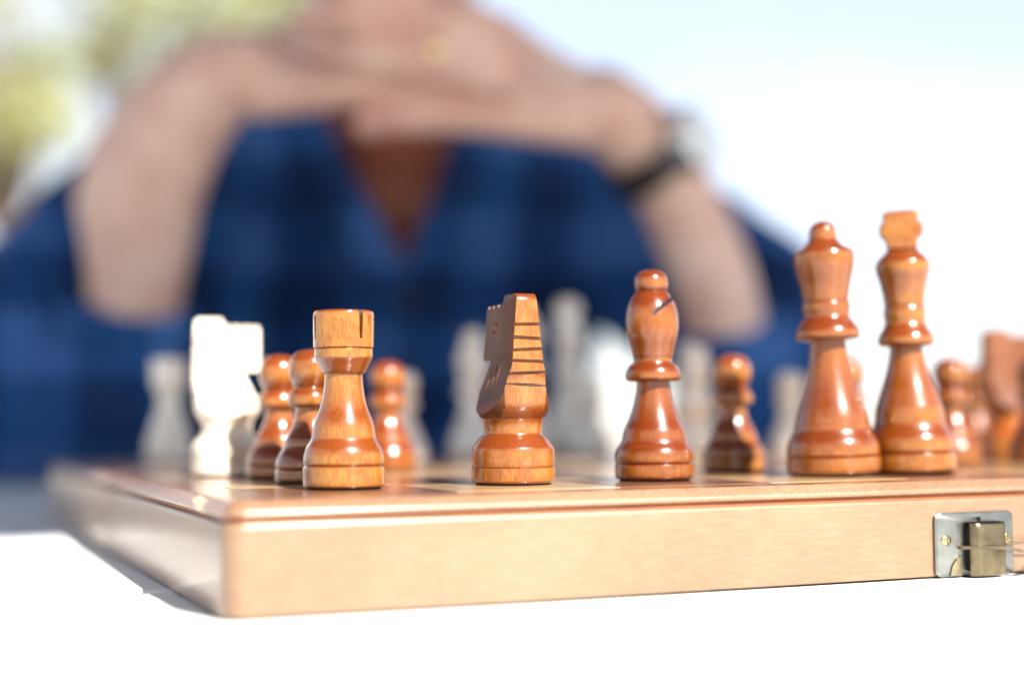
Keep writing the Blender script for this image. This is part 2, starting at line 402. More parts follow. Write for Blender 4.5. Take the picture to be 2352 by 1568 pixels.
# spring bow, a flat strip that arches out over the catch
bow = catmull([Vector(p) for p in ((-0.0046, -0.0014, 0.0078), (-0.0020, -0.0050, 0.0080), (0.0030, -0.0085, 0.0078), (0.0075, -0.0100, 0.0068), (0.0100, -0.0102, 0.0067), (0.0140, -0.0085, 0.0074), (0.0185, -0.0030, 0.0080), (0.0200, -0.0012, 0.0081))], 5)
bm = bmesh.new(); rings = []
for p in bow:
    p = Vector(p); w = 0.0010; h = 0.00042
    rings.append([bm.verts.new(p + Vector((0, -w, -h))), bm.verts.new(p + Vector((0, w, -h))), bm.verts.new(p + Vector((0, w, h))), bm.verts.new(p + Vector((0, -w, h)))])
for a, b in zip(rings, rings[1:]):
    for k in range(4): bm.faces.new((a[k], a[(k + 1) % 4], b[(k + 1) % 4], b[k]))
bm.faces.new(rings[0][::-1]); bm.faces.new(rings[-1])
bm_obj('bow_lever', bm, M['bow'], latch, smooth=40)
bm = bmesh.new(); tube(bm, [Vector((0.0066, -0.0032, 0.0084)), Vector((0.0150, -0.0045, 0.0087)), Vector((0.0215, -0.0030, 0.0088))], 0.0003, 8)
bm_obj('wire', bm, M['bow'], latch, smooth=60)

# ------------------------------------------------------------------ chess pieces
rook_segs = [[(1412, 0), (1412, 250)], [(1412, 250), (1407, 262), (1395, 270), (1340, 271), (1290, 271), (1276, 269)], [(1276, 269), (1268, 260)],
    [(1268, 260), (1258, 266), (1230, 268), (1190, 264), (1150, 250), (1120, 232), (1095, 218), (1070, 212), (1040, 208), (1012, 204)],
    [(1012, 204), (985, 197), (950, 184), (900, 163), (850, 148), (800, 138), (750, 131), (700, 127), (664, 126)], [(664, 126), (662, 140)],
    [(662, 140), (650, 148), (600, 172), (565, 189), (545, 193), (505, 193), (500, 191)], [(500, 191), (495, 186)], [(495, 186), (490, 197), (470, 200), (300, 203), (270, 202), (255, 198), (247, 188)],
    [(247, 188), (246, 150)], [(246, 150), (300, 140), (330, 0)]]
bishop_segs = [[(1438, 0), (1438, 230)], [(1438, 230), (1432, 242), (1415, 249), (1360, 250), (1347, 248)], [(1347, 248), (1340, 240)],
    [(1340, 240), (1328, 248), (1290, 249), (1250, 237), (1215, 214), (1190, 204), (1165, 198), (1142, 193)], [(1142, 193), (1122, 186), (1080, 166), (1030, 146), (980, 130), (930, 118), (880, 108), (832, 104)],
    [(832, 104), (828, 152)], [(828, 152), (815, 170), (785, 174), (755, 166), (730, 150), (714, 126)], [(714, 126), (700, 121), (682, 122)], [(682, 122), (665, 127), (645, 131)],
    [(645, 131), (600, 143), (550, 156), (500, 164), (450, 166), (400, 162), (350, 150), (310, 132), (280, 112), (262, 98), (256, 90)],
    [(256, 90), (250, 97), (225, 104), (195, 104), (165, 97), (140, 76), (125, 45), (118, 0)]]
queen_segs = [[(1437, 0), (1437, 222)], [(1437, 222), (1432, 234), (1415, 241), (1360, 243), (1352, 241)], [(1352, 241), (1345, 233)],
    [(1345, 233), (1335, 240), (1300, 238), (1265, 229), (1235, 212), (1210, 200), (1185, 195), (1163, 190)], [(1163, 190), (1140, 186), (1100, 174), (1050, 156), (980, 134), (900, 114), (820, 99), (745, 91)],
    [(745, 91), (738, 150)], [(738, 150), (728, 164), (705, 166), (680, 158), (655, 142), (635, 126)], [(635, 126), (620, 118), (608, 117)], [(608, 117), (590, 121), (565, 124), (547, 121)], [(547, 121), (538, 115), (530, 117)],
    [(530, 117), (500, 121), (450, 130), (400, 142), (350, 153), (310, 157), (290, 156), (272, 148), (262, 132)], [(262, 132), (256, 112)], [(256, 112), (240, 95), (222, 80), (210, 72)],
    [(210, 72), (200, 71), (175, 70), (150, 65), (132, 52), (119, 30), (112, 0)]]
king_segs = [[(1420, 0), (1420, 208)], [(1420, 208), (1414, 220), (1400, 226), (1340, 226), (1327, 224)], [(1327, 224), (1319, 216)],
    [(1319, 216), (1308, 223), (1270, 224), (1235, 216), (1205, 198), (1180, 186), (1155, 179), (1120, 175)], [(1120, 175), (1090, 171), (1050, 158), (1000, 142), (930, 117), (850, 96), (775, 84)],
    [(775, 84), (768, 130)], [(768, 130), (756, 142), (735, 144), (710, 136), (685, 120), (662, 108)], [(662, 108), (650, 104), (636, 104)], [(636, 104), (615, 108), (590, 108), (572, 104)], [(572, 104), (562, 101), (552, 104)],
    [(552, 104), (500, 109), (440, 121), (390, 135), (360, 139), (335, 137), (312, 122), (292, 102), (275, 84)], [(275, 84), (270, 60), (268, 0)]]
pawn_segs = [[(1385, 0), (1385, 185)], [(1385, 185), (1380, 195), (1365, 200), (1325, 200), (1318, 198)], [(1318, 198), (1311, 190)],
    [(1311, 190), (1300, 197), (1270, 195), (1235, 180), (1205, 160), (1185, 150)], [(1185, 150), (1165, 149), (1145, 143)], [(1145, 143), (1115, 126), (1080, 108), (1040, 93), (1000, 85), (972, 84)],
    [(972, 84), (966, 112)], [(966, 112), (955, 124), (925, 128), (895, 122), (872, 106)], [(872, 106), (862, 92), (855, 94)],
    [(855, 94), (830, 107), (790, 120), (745, 123), (705, 115), (670, 92), (650, 60), (640, 0)]]

def rook_mesh():
    me = lathe(rook_segs, 1412, 3.75e-5)
    for a in (34, -68, 124, 200):
        c = bmesh.new(); A = radians(-90 + a)
        z1 = (1412 - 235) * 3.75e-5; z0 = (1412 - 435) * 3.75e-5
        vs = []
        for rr in (0.0045, 0.0085):
            for w, z in ((-0.00038, z0), (0.00038, z0), (0.00065, z1), (-0.00065, z1)):
                vs.append(c.verts.new((rr * cos(A) - w * sin(A), rr * sin(A) + w * cos(A), z)))
        for f in ((0, 1, 2, 3), (7, 6, 5, 4), (0, 4, 5, 1), (1, 5, 6, 2), (2, 6, 7, 3), (3, 7, 4, 0)): c.faces.new([vs[i] for i in f])
        me = cut(me, c)
    return me
def bishop_mesh():
    me = lathe(bishop_segs, 1438, 4.29e-5)
    c = bmesh.new(); box(c, 0.0002, 0.014, -0.02, 0.02, -0.00055, 0.00055)
    zc = (1438 - 412) * 4.29e-5
    for v in c.verts:
        v.co = Matrix.Rotation(radians(-39), 3, 'Y') @ v.co
        v.co = v.co + Vector((0.0002, 0, zc))
    return cut(me, c)
def knight_mesh():
    mmk = 0.00103
    def lerp(tab, z):
        if z <= tab[0][0]: return tab[0][1]
        for (a, va), (b, vb) in zip(tab, tab[1:]):
            if z <= b: return va + (vb - va) * (z - a) / (b - a)
        return tab[-1][1]
    Tt = [(16, 9.5), (17, 9.0), (18, 8.2), (19, 7.5), (20, 6.9), (22, 6.0), (25, 5.25), (30, 4.3), (40, 3.4), (47, 2.8)]
    Bt = [(16, -11), (24, -10.6), (30, -10.2), (40, -9.9), (45.4, -9.7), (46.5, -9.3), (47, -8.4)]
    Ft = [(16, 11), (20, 10.3), (21, 9.9), (30.6, 4.9), (30.75, 5.0), (30.9, 9.4), (31.4, 10.0), (43.6, 9.9), (44.4, 9.5), (44.7, 8.9), (44.9, -0.6), (45.4, -0.8), (46.6, -1.2), (47.0, -1.9)]
    zs = [16.4, 17, 17.6, 18.2, 18.9, 19.6, 20.3, 21, 22, 23.2]
    for g in (24.4, 27.4, 30.3, 33.2, 36.0, 39.4): zs += [g - 0.5, g - 0.14, g + 0.14, g + 0.34]
    zs += [25.8, 28.8, 30.62, 30.75, 30.9, 31.4, 34.5, 38, 41, 43, 43.6, 44.2, 44.55, 44.7, 44.9, 45.4, 46.2, 46.7, 47.0]
    zs = sorted(set(zs))
    body = [[(0, 0), (0, 9.7)], [(0, 9.7), (0.25, 10.2), (0.8, 10.5), (3.6, 10.55), (3.85, 10.45)], [(3.85, 10.45), (4.05, 10.15)], [(4.05, 10.15), (4.3, 10.42), (7, 10.5), (8.6, 10.35), (9.6, 9.75), (11, 8.7), (12.0, 7.6)],
            [(12.0, 7.6), (12.5, 7.4), (13.4, 7.35), (14.8, 7.5), (16.0, 7.85)], [(16.0, 7.85), (17, 8.6), (18.2, 9.3), (19.6, 9.75), (21, 9.9), (23, 10.05), (26, 10.35), (30, 11.0), (48, 11.6)], [(48, 11.6), (48, 0)]]
    me = lathe([[(-z, r) for z, r in sg] for sg in body], 0, mmk, n=96)
    c = bmesh.new(); rings = []
    for z in [-1, 13] + zs:
        if z < 16: xb, xf, t = -12.5, 12.5, 12.5
        else: xb, xf, t = lerp(Bt, z), lerp(Ft, z), lerp(Tt, z)
        sl = 0.0
        for q, g in ((.05, 24.4), (-.04, 27.4), (.03, 30.3), (-.05, 33.2), (.04, 36.0), (-.03, 39.4)):
            if abs(z - g) < 0.55: sl = q
            if abs(z - g) < 0.15: xb = max(xb, -lerp([(16, 7.85), (21, 9.9), (26, 10.35), (48, 11.6)], z)) + (1.7 if g < 25 else 1.3 if g < 28 else 1.0)
        e = 0.6; ring = []
        for x, y in ((xb, -t + e), (xb + e * .3, -t + e * .3), (xb + e, -t), (xf - e, -t), (xf - e * .3, -t + e * .3), (xf, -t + e), (xf, t - e), (xf - e * .3, t - e * .3), (xf - e, t), (xb + e, t), (xb + e * .3, t - e * .3), (xb, t - e)):
            ring.append(c.verts.new((x * mmk, y * mmk, (z + sl * y * (1 if x < 0 else 0)) * mmk)))
        rings.append(ring)
    for A, B in zip(rings, rings[1:]):
        for k in range(12): c.faces.new((A[k], A[(k + 1) % 12], B[(k + 1) % 12], B[k]))
    c.faces.new(rings[0][::-1]); c.faces.new(rings[-1])
    me = cut(me, c, 'INTERSECT')
    c = bmesh.new()
    for cx_ in (1.2, 4.6, 7.6):                      # notches across the brow
        for sgn in (1,):
            vs = [c.verts.new((x * mmk, y * mmk, z * mmk)) for y in (-6, 6) for x, z in ((cx_, 43.4), (cx_ + .9, 46), (cx_ - .9, 46))]
            for f in ((0, 1, 2), (5, 4, 3), (0, 3, 4, 1), (1, 4, 5, 2), (2, 5, 3, 0)): c.faces.new([vs[i] for i in f])
    me = cut(me, c)
    # carved flutes on the neck, notches on the brow, eye ring
    for side in (1, -1):
        c = bmesh.new()
        for (x0, z0, x1, z1) in ((1.6, 30.0, 4.0, 21.8), (-1.2, 30.5, 1.0, 22.6), (-3.6, 30.0, -2.0, 23.6)):
            a = Vector((x0, 0, z0)); b = Vector((x1, 0, z1)); p = []
            for i in range(7):
                q = a.lerp(b, i / 6); tt = lerp(Tt, q.z); w = 0.8 * sin(pi * (0.12 + 0.8 * i / 6))
                p.append((Vector((q.x, side * (tt + 0.25), q.z)) * mmk, max(w, 0.15) * mmk))
            tube(c, [v for v, _ in p], [w for _, w in p], 8)
        me = cut(me, c)
        c = bmesh.new(); ez = 39.0; ey = lerp(Tt, ez); rings2 = []
        for i in range(24):
            a = 2 * pi * i / 24; q = Vector((2.6 + 1.35 * cos(a), 0, ez + 1.35 * sin(a))); ring = []
            for k in range(6):
                b = 2 * pi * k / 6; ring.append(c.verts.new(Vector((q.x + 0.28 * cos(b) * cos(a), side * (lerp(Tt, q.z) + 0.28 * sin(b)), q.z + 0.28 * cos(b) * sin(a))) * mmk))
            rings2.append(ring)
        for i in range(24):
            A, B = rings2[i], rings2[(i + 1) % 24]
            for k in range(6): c.faces.new((A[k], A[(k + 1) % 6], B[(k + 1) % 6], B[k]))
        me = cut(me, c)
    return me
def cross_mesh():
    s = 5.58e-5; out = [(-80, 268), (-78, 235), (-84, 212), (-108, 192), (-113, 160), (-108, 132), (-84, 114), (-94, 84), (-84, 70), (-58, 63), (58, 61), (84, 68), (94, 82), (84, 114), (108, 132), (113, 160), (108, 192), (84, 212), (78, 235), (80, 268)]
    bm = bmesh.new(); pts = [(x * s, (1420 - y) * s) for x, y in out]; t = 0.0024
    A = [bm.verts.new((x, -t, z)) for x, z in pts]; B = [bm.verts.new((x, t, z)) for x, z in pts]
    bm.faces.new(A); bm.faces.new(B[::-1])
    for k in range(len(pts)): bm.faces.new((A[k], B[k], B[(k + 1) % len(pts)], A[(k + 1) % len(pts)]))
    bmesh.ops.recalc_face_normals(bm, faces=bm.faces)
    bmesh.ops.bevel(bm, geom=[e for e in bm.edges if abs(e.verts[0].co.y - e.verts[1].co.y) < 1e-6], offset=0.0007, segments=3, affect='EDGES', profile=0.5)
    me = bpy.data.meshes.new('cross'); bm.to_mesh(me); bm.free()
    return me

MESH = {'rook': rook_mesh(), 'bishop': bishop_mesh(), 'queen': lathe(queen_segs, 1437, 5.41e-5), 'king': lathe(king_segs, 1420, 5.58e-5),
        'pawn': lathe(pawn_segs, 1385, 4.84e-5), 'knight': knight_mesh(), 'cross': cross_mesh()}
FELT_R = {'rook': 9.0, 'bishop': 9.5, 'queen': 11.9, 'king': 11.5, 'pawn': 8.6, 'knight': 9.7}
COLOURED = {}
for col in ('dark', 'pale'):
    for k, me in MESH.items():
        c = me.copy(); c.materials.clear(); c.materials.append(M[col])
        for p in c.polygons: p.use_smooth = True
        c.set_sharp_from_angle(angle=radians(24 if k == 'knight' else 32))
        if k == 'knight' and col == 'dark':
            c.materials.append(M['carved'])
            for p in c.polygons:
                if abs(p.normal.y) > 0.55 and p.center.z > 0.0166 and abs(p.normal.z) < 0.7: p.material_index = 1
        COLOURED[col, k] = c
FELT = {}
for k, r in FELT_R.items():
    bm = bmesh.new(); bmesh.ops.create_cone(bm, cap_ends=True, segments=40, radius1=r * mm, radius2=r * mm, depth=0.0004)
    me = bpy.data.meshes.new('felt'); bm.to_mesh(me); bm.free(); me.materials.append(M['felt']); FELT[k] = me

def piece(kind, col, x, y, label, group=None, rotz=0.0, lean=0.0, tint=(1, 1, 1)):
    o = bpy.data.objects.new('chess_' + kind, COLOURED[col, kind]); COL.objects.link(o)
    R = Matrix.Rotation(radians(lean), 3, -_fh) @ Matrix.Rotation(radians(rotz), 3, 'Z')
    o.rotation_euler = R.to_euler(); o.location = (x * mm, y * mm, TOPZ + 0.0004 + abs(sin(radians(lean))) * FELT_R[kind] * mm * 0.8)
    o.color = (*tint, 1)
    tag(o, label, 'chess ' + kind, group)
    f = bpy.data.objects.new('felt_pad', FELT[kind]); COL.objects.link(f); f.parent = o; f.location = (0, 0, -0.0002)
    if kind == 'king':
        c = bpy.data.objects.new('cross', COLOURED[col, 'cross']); COL.objects.link(c); c.parent = o; c.color = (*tint, 1)
    return o
GD, GW = 'brown stained chess pieces', 'pale chess pieces'
piece('rook', 'dark', 39.1, 44.5, 'sharp tan wooden rook nearest the corner of the chess box', GD, rotz=-YAW + 7, lean=0.0, tint=(1.04, 1.03, 1.0))
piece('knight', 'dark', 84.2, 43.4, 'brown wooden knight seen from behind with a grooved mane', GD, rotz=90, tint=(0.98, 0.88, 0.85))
piece('bishop', 'dark', 125.6, 43.2, 'reddish brown bishop with a slit head between knight and queen', GD, rotz=-YAW - 6, lean=0.4, tint=(0.80, 0.60, 0.40))
piece('queen', 'dark', 181.3, 40.2, 'tall reddish brown queen with a round knob, leaning slightly', GD, lean=1.7, tint=(0.86, 0.69, 0.50))
piece('king', 'dark', 207.9, 40.0, 'tall orange brown king topped by a chunky cross', GD, rotz=-YAW - 16 + 4, lean=1.3, tint=(0.95, 0.85, 0.72))
piece('pawn', 'dark', 40.7, 81.8, 'brown pawn half hidden behind the tan rook', GD, tint=(0.9, 0.85, 0.8))
piece('pawn', 'dark', 40.8, 117.3, 'orange brown pawn between the white knight and the tan rook', GD, tint=(1.05, 0.9, 0.75))
piece('pawn', 'dark', 87.8, 159.5, 'blurred orange pawn with round highlights just past the tan rook', GD, tint=(1.08, 0.9, 0.7))
piece('pawn', 'dark', 177.9, 88.9, 'brown pawn between bishop and queen, half in shadow', GD, tint=(1.05, 1.0, 0.9))
piece('pawn', 'dark', 227.2, 98.4, 'orange pawn almost hidden behind the brown queen', GD)
piece('pawn', 'dark', 268.8, 96.8, 'brown pawn just beside the king with a round glint on its head', GD, tint=(0.9, 0.82, 0.75))
piece('pawn', 'dark', 336.2, 165.3, 'far blurred orange pawn behind the pawn beside the king', GD)
piece('knight', 'dark', 324.7, 132.0, 'blurred reddish brown knight by the edge of the picture', GD, rotz=-9, tint=(1.6, 1.4, 1.2))  # brighter tint offsets the shade colour of its carved sides
piece('pawn', 'dark', 300.6, 91.0, 'dark brown pawn cut off by the edge of the picture', GD, tint=(0.7, 0.6, 0.5))
piece('knight', 'pale', 31.6, 147.5, 'glaring white knight in profile near the left edge of the board', GW, rotz=-13.5, tint=(0.8, 0.78, 0.74))
piece('rook', 'pale', 48.0, 344.7, 'pale shaded rook in the far corner behind the white knight', GW, rotz=20)
piece('pawn', 'pale', 122.4, 246.6, 'pale blurred pawn peeking out behind the orange pawn', GW)
piece('bishop', 'pale', 175.6, 306.3, 'pale blurred bishop rising left of the grooved knight', GW)
piece('queen', 'pale', 219.2, 350.8, 'pale blurred queen directly behind the head of the grooved knight', GW)
piece('king', 'pale', 250.0, 365.2, 'pale blurred king just past the head of the grooved knight', GW, rotz=-20)
piece('pawn', 'pale', 234.0, 307.0, 'pale blurred pawn low in front of the far pale king', GW)
piece('knight', 'pale', 255.0, 248.6, 'pale blurred knight right behind the reddish brown bishop', GW, rotz=-100)
piece('pawn', 'pale', 298.2, 239.2, 'pale blurred pawn left of the brown queen', GW)

# ------------------------------------------------------------------ the man behind the board
def skin_mat():
    m, n, l, b = new_mat('skin')
    t = n.new('ShaderNodeTexCoord')
    g = N(n, 'ShaderNodeTexNoise', Scale=26.0, Detail=4.0); l.new(t.outputs['Object'], g.inputs['Vector'])
    r = ramp(n, (0.32, (0.58, 0.33, 0.25)), (0.5, (0.67, 0.43, 0.33)), (0.68, (0.74, 0.52, 0.41))); l.new(g.outputs['Fac'], r.inputs['Fac'])
    at = n.new('ShaderNodeVertexColor'); at.layer_name = 'flush'
    c = mixc(n, l, at.outputs['Color'], r.outputs['Color'], (0.44, 0.15, 0.12))
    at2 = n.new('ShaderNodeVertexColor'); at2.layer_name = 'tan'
    c = mixc(n, l, at2.outputs['Color'], c, (0.34, 0.10, 0.05))  # the tan layer carries the chest's shade as darker, redder skin
    l.new(c, b.inputs['Base Color']); b.inputs['Roughness'].default_value = 0.5
    
    h = N(n, 'ShaderNodeTexNoise', Scale=600.0, Detail=3.0); l.new(t.outputs['Object'], h.inputs['Vector'])
    bu = N(n, 'ShaderNodeBump', Strength=0.15, Distance=0.001); l.new(h.outputs['Fac'], bu.inputs['Height']); l.new(bu.outputs[0], b.inputs['Normal'])
    return m
def shirt_mat():
    m, n, l, b = new_mat('blue checked cotton')
    t = n.new('ShaderNodeTexCoord'); sp = n.new('ShaderNodeSeparateXYZ'); l.new(t.outputs['Object'], sp.inputs[0])
    fac = None
    for ax, ph in (('X', 0.3), ('Z', 1.1)):
        ml = N(n, 'ShaderNodeMath', operation='MULTIPLY_ADD'); l.new(sp.outputs[ax], ml.inputs[0]); ml.inputs[1].default_value = 2 * pi / 0.085; ml.inputs[2].default_value = ph
        sn = N(n, 'ShaderNodeMath', operation='SINE'); l.new(ml.outputs[0], sn.inputs[0])
        mr = N(n, 'ShaderNodeMapRange'); mr.inputs['From Min'].default_value = -0.25; mr.inputs['From Max'].default_value = 0.25; mr.inputs['To Max'].default_value = 0.5; l.new(sn.outputs[0], mr.inputs['Value'])
        if fac is None: fac = mr.outputs[0]
        else:
            a = N(n, 'ShaderNodeMath', operation='ADD'); l.new(fac, a.inputs[0]); l.new(mr.outputs[0], a.inputs[1]); fac = a.outputs[0]
    r = ramp(n, (0.0, (0.004, 0.026, 0.095)), (0.5, (0.011, 0.064, 0.205)), (1.0, (0.046, 0.132, 0.345))); l.new(fac, r.inputs['Fac'])
    w = N(n, 'ShaderNodeTexNoise', Scale=9.0, Detail=3.0); l.new(t.outputs['Object'], w.inputs['Vector'])
    rw = ramp(n, (0.35, (0.7, 0.7, 0.75)), (0.65, (1.15, 1.15, 1.1))); l.new(w.outputs['Fac'], rw.inputs['Fac'])
    l.new(mixc(n, l, 1.0, r.outputs['Color'], rw.outputs['Color'], 'MULTIPLY'), b.inputs['Base Color'])
    b.inputs['Roughness'].default_value = 0.85; b.inputs['Specular IOR Level'].default_value = 0.25
    h = N(n, 'ShaderNodeTexNoise', Scale=1800.0, Detail=2.0); l.new(t.outputs['Object'], h.inputs['Vector'])
    bu = N(n, 'ShaderNodeBump', Strength=0.3, Distance=0.0006); l.new(h.outputs['Fac'], bu.inputs['Height']); l.new(bu.outputs[0], b.inputs['Normal'])
    return m
M['skin'], M['shirt'] = skin_mat(), shirt_mat()
M['strap'] = plain('black leather', (0.018, 0.012, 0.010), 0.45, bump=0.2, bscale=1500.0)
M['steel'] = plain('polished steel', (0.72, 0.71, 0.68), 0.15, 1.0, var=0.05)
M['dial'] = plain('pale watch dial', (0.70, 0.70, 0.64), 0.25, 0.0, coat=1.0, var=0.03)
M['gold'] = plain('gold', (0.80, 0.56, 0.20), 0.2, 1.0, var=0.05)
M['hair'] = plain('grey brown hair', (0.10, 0.075, 0.055), 0.6, var=0.4, scale=500.0, bump=0.6, bscale=900.0)
M['eye'] = plain('eye', (0.7, 0.68, 0.65), 0.1, var=0.05)
M['iris'] = plain('iris', (0.05, 0.035, 0.02), 0.1)

SPH = bmesh.new(); bmesh.ops.create_icosphere(SPH, subdivisions=2, radius=1)
SPV = [v.co.copy() for v in SPH.verts]; SPF = [[v.index for v in f.verts] for f in SPH.faces]; SPH.free()
class Blob:
    """overlapping balls and tapered limbs that a voxel remesh fuses into one continuous skin"""
    def __init__(s): s.v, s.f = [], []
    def ball(s, c, r, q=None):
        if not hasattr(r, '__len__'): r = (r, r, r)
        o = len(s.v)
        for v in SPV:
            p = Vector((v.x * r[0], v.y * r[1], v.z * r[2]))
            s.v.append(c + (q @ p if q else p))
        s.f += [[i + o for i in f] for f in SPF]
    def limb(s, pts, step=0.3):
        sm = catmull([(*p, r) for p, r in pts], 4) if len(pts) > 2 else [(*p, r) for p, r in pts]
        for a, b in zip(sm, sm[1:]):
            A, B = Vector(a[:3]), Vector(b[:3]); n = max(1, int((B - A).length / (min(a[3], b[3]) * step)))
            for k in range(n): s.ball(A.lerp(B, k / n), a[3] + (b[3] - a[3]) * k / n)
        s.ball(Vector(sm[-1][:3]), sm[-1][3])
    def build(s, vox, smooth, it):
        me = bpy.data.meshes.new('b'); me.from_pydata(s.v, [], s.f); o = bpy.data.objects.new('b', me); COL.objects.link(o)
        m = o.modifiers.new('r', 'REMESH'); m.mode = 'VOXEL'; m.voxel_size = vox
        m = o.modifiers.new('s', 'SMOOTH'); m.factor = smooth; m.iterations = it
        return baked(o)

QV = Matrix((_r, _fh, Vector((0, 0, 1)))).transposed().to_quaternion()     # man's own axes: x right in view, y away, z up
b = Blob()
# forearms (his right arm is the one on the viewer's left)
b.limb([(P(268, 905, .885), .030), (P(292, 780, .875), .0285), (P(312, 650, .868), .0305), (P(318, 530, .86), .0355), (P(325, 430, .855), .0385), (P(400, 285, .85), .0335), (P(490, 190, .845), .029), (P(560, 165, .84), .027)])
b.limb([(P(1690, 900, .91), .029), (P(1668, 790, .905), .0275), (P(1650, 690, .90), .0275), (P(1618, 590, .895), .0272), (P(1572, 490, .89), .0262), (P(1515, 385, .88), .0255), (P(1440, 290, .87), .027), (P(1380, 250, .86), .027)])
# palms and fingers, interlaced under the chin
FLUSH = []
def hand(wrist, knx, ky, tipx, ty, tp):
    for k in range(4):
        kn = P(knx, ky - 45 * k, .832 + .004 * k); sg = 1 if tipx > knx else -1
        b.limb([(P(*wrist), .021), (P((wrist[0] + knx) / 2, (wrist[1] * 1.15 + (ky - 45 * k) * .85) / 2, .845 + .003 * k), .0155), (kn, .0108)])
        L = (1.0, 1.06, 1.0, 0.86)[k]; y1, y3 = ky - 45 * k, ty - tp * k
        pt = lambda t, D, dy=0: P(knx + (tipx - knx) * t * L, y1 + (y3 - y1) * t * L + dy, D)
        b.limb([(kn, .0098), (pt(.36, .808, -14), .0076), (pt(.74, .798, -6), .0070), (pt(1.0, .797, 4), .0061)])
        FLUSH.append((pt(.97, .803), .017)); FLUSH.append((pt(.36, .803, -14), .009)); FLUSH.append((kn, .011))
hand((560, 165, .84), 800, 158, 1170, 196, 50)
hand((1380, 250, .86), 1150, 208, 728, 108, 74)
b.limb([(P(1340, 270, .855), .020), (P(1200, 262, .84), .017), (P(1050, 262, .825), .0125), (P(930, 268, .82), .0110), (P(845, 285, .82), .0092)])
b.limb([(P(600, 200, .84), .020), (P(740, 200, .83), .016), (P(900, 195, .825), .012), (P(1010, 205, .82), .0105), (P(1080, 225, .822), .009)])
FLUSH += [(P(1060, 215, .815), .024), (P(850, 285, .815), .02)]
# upper arms, chest, neck
b.limb([(P(430, 430, 1.10), .055), (P(250, 650, 1.0), .048), (P(200, 890, .90), .036), (P(268, 905, .885), .030)])
b.limb([(P(1530, 560, 1.12), .050), (P(1730, 695, 1.02), .043), (P(1740, 880, .93), .036), (P(1690, 900, .91), .029)])
b.ball(P(930, 640, 1.17), (.165, .095, .17), QV); b.ball(P(930, 420, 1.14), (.18, .075, .085), QV); b.ball(P(920, 980, 1.19), (.15, .095, .16), QV)
b.limb([(P(925, 330, 1.12), .066), (P(915, 110, 1.06), .060), (P(910, -60, 1.02), .058)])
# head with face
HC = P(905, -330, .985); hq = QV
b.ball(HC + hq @ Vector((0, .02, .03)), (.074, .094, .098), hq); b.ball(HC + hq @ Vector((0, -.03, -.03)), (.060, .062, .070), hq)
b.ball(HC + hq @ Vector((0, -.055, -.083)), (.034, .030, .024), hq)
b.limb([(HC + hq @ Vector((0, -.082, .020)), .010), (HC + hq @ Vector((0, -.102, -.018)), .014)])
for s in (-1, 1):
    b.ball(HC + hq @ Vector((s * .014, -.093, -.022)), .009)
    b.ball(HC + hq @ Vector((s * .078, .022, .0)), (.010, .020, .033), hq)
    b.ball(HC + hq @ Vector((s * .032, -.072, .032)), (.026, .014, .010), hq); b.ball(HC + hq @ Vector((s * .040, -.062, -.018)), (.022, .020, .018), hq)
b.ball(HC + hq @ Vector((0, -.086, -.048)), (.025, .008, .006), hq); b.ball(HC + hq @ Vector((0, -.084, -.060)), (.022, .009, .007), hq)
me = b.build(.0021, .5, 2)
fl = me.color_attributes.new('flush', 'FLOAT_COLOR', 'POINT'); shade_layer = me.color_attributes.new('tan', 'FLOAT_COLOR', 'POINT')
import numpy as np
co = np.empty(len(me.vertices) * 3); me.vertices.foreach_get('co', co); co = co.reshape(-1, 3)
f = np.zeros(len(co))
for p, r in FLUSH: f = np.maximum(f, 0.55 * np.exp(-((co - np.array(p)) ** 2).sum(1) / (r * r)))
depth = (co - np.array(CAM)) @ np.array(_f) / 1.058; chest_shade = np.clip((depth - .985) / .04, 0, 1) * np.clip((0.40 - co[:, 2]) / .08, 0, 1)  # depth mask that paints shade onto the chest and neck skin
for a, v in ((fl, f), (shade_layer, chest_shade)):
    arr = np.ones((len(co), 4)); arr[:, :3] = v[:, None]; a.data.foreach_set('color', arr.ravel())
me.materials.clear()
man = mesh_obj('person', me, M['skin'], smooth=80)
tag(man, 'person in a blue shirt leaning on both elbows with hands clasped behind the board', 'person')
for s in (-1, 1):
    bm = bmesh.new(); bmesh.ops.create_uvsphere(bm, u_segments=20, v_segments=12, radius=.0115)
    e = bm_obj('eye', bm, M['eye'], man, HC + hq @ Vector((s * .031, -.072, .012)), smooth=80)
    bm = bmesh.new(); bmesh.ops.create_uvsphere(bm, u_segments=16, v_segments=10, radius=.006)
    bm_obj('iris', bm, M['iris'], e, hq @ Vector((0, -.0068, -.001)), smooth=80)
hb = Blob()
hb.ball(HC + hq @ Vector((0, .032, .046)), (.079, .094, .094), hq); hb.ball(HC + hq @ Vector((0, -.02, .100)), (.055, .060, .035), hq)
rnd = random.Random(5)
for i in range(90):
    d = Vector((rnd.gauss(0, 1), rnd.gauss(.5, 1), abs(rnd.gauss(.6, .7)))).normalized()
    hb.ball(HC + hq @ (Vector((0, .032, .046)) + Vector((d.x * .077, d.y * .092, d.z * .092))), rnd.uniform(.010, .018))
mesh_obj('hair', hb.build(.004, .4, 2), M['hair'], man, smooth=80)

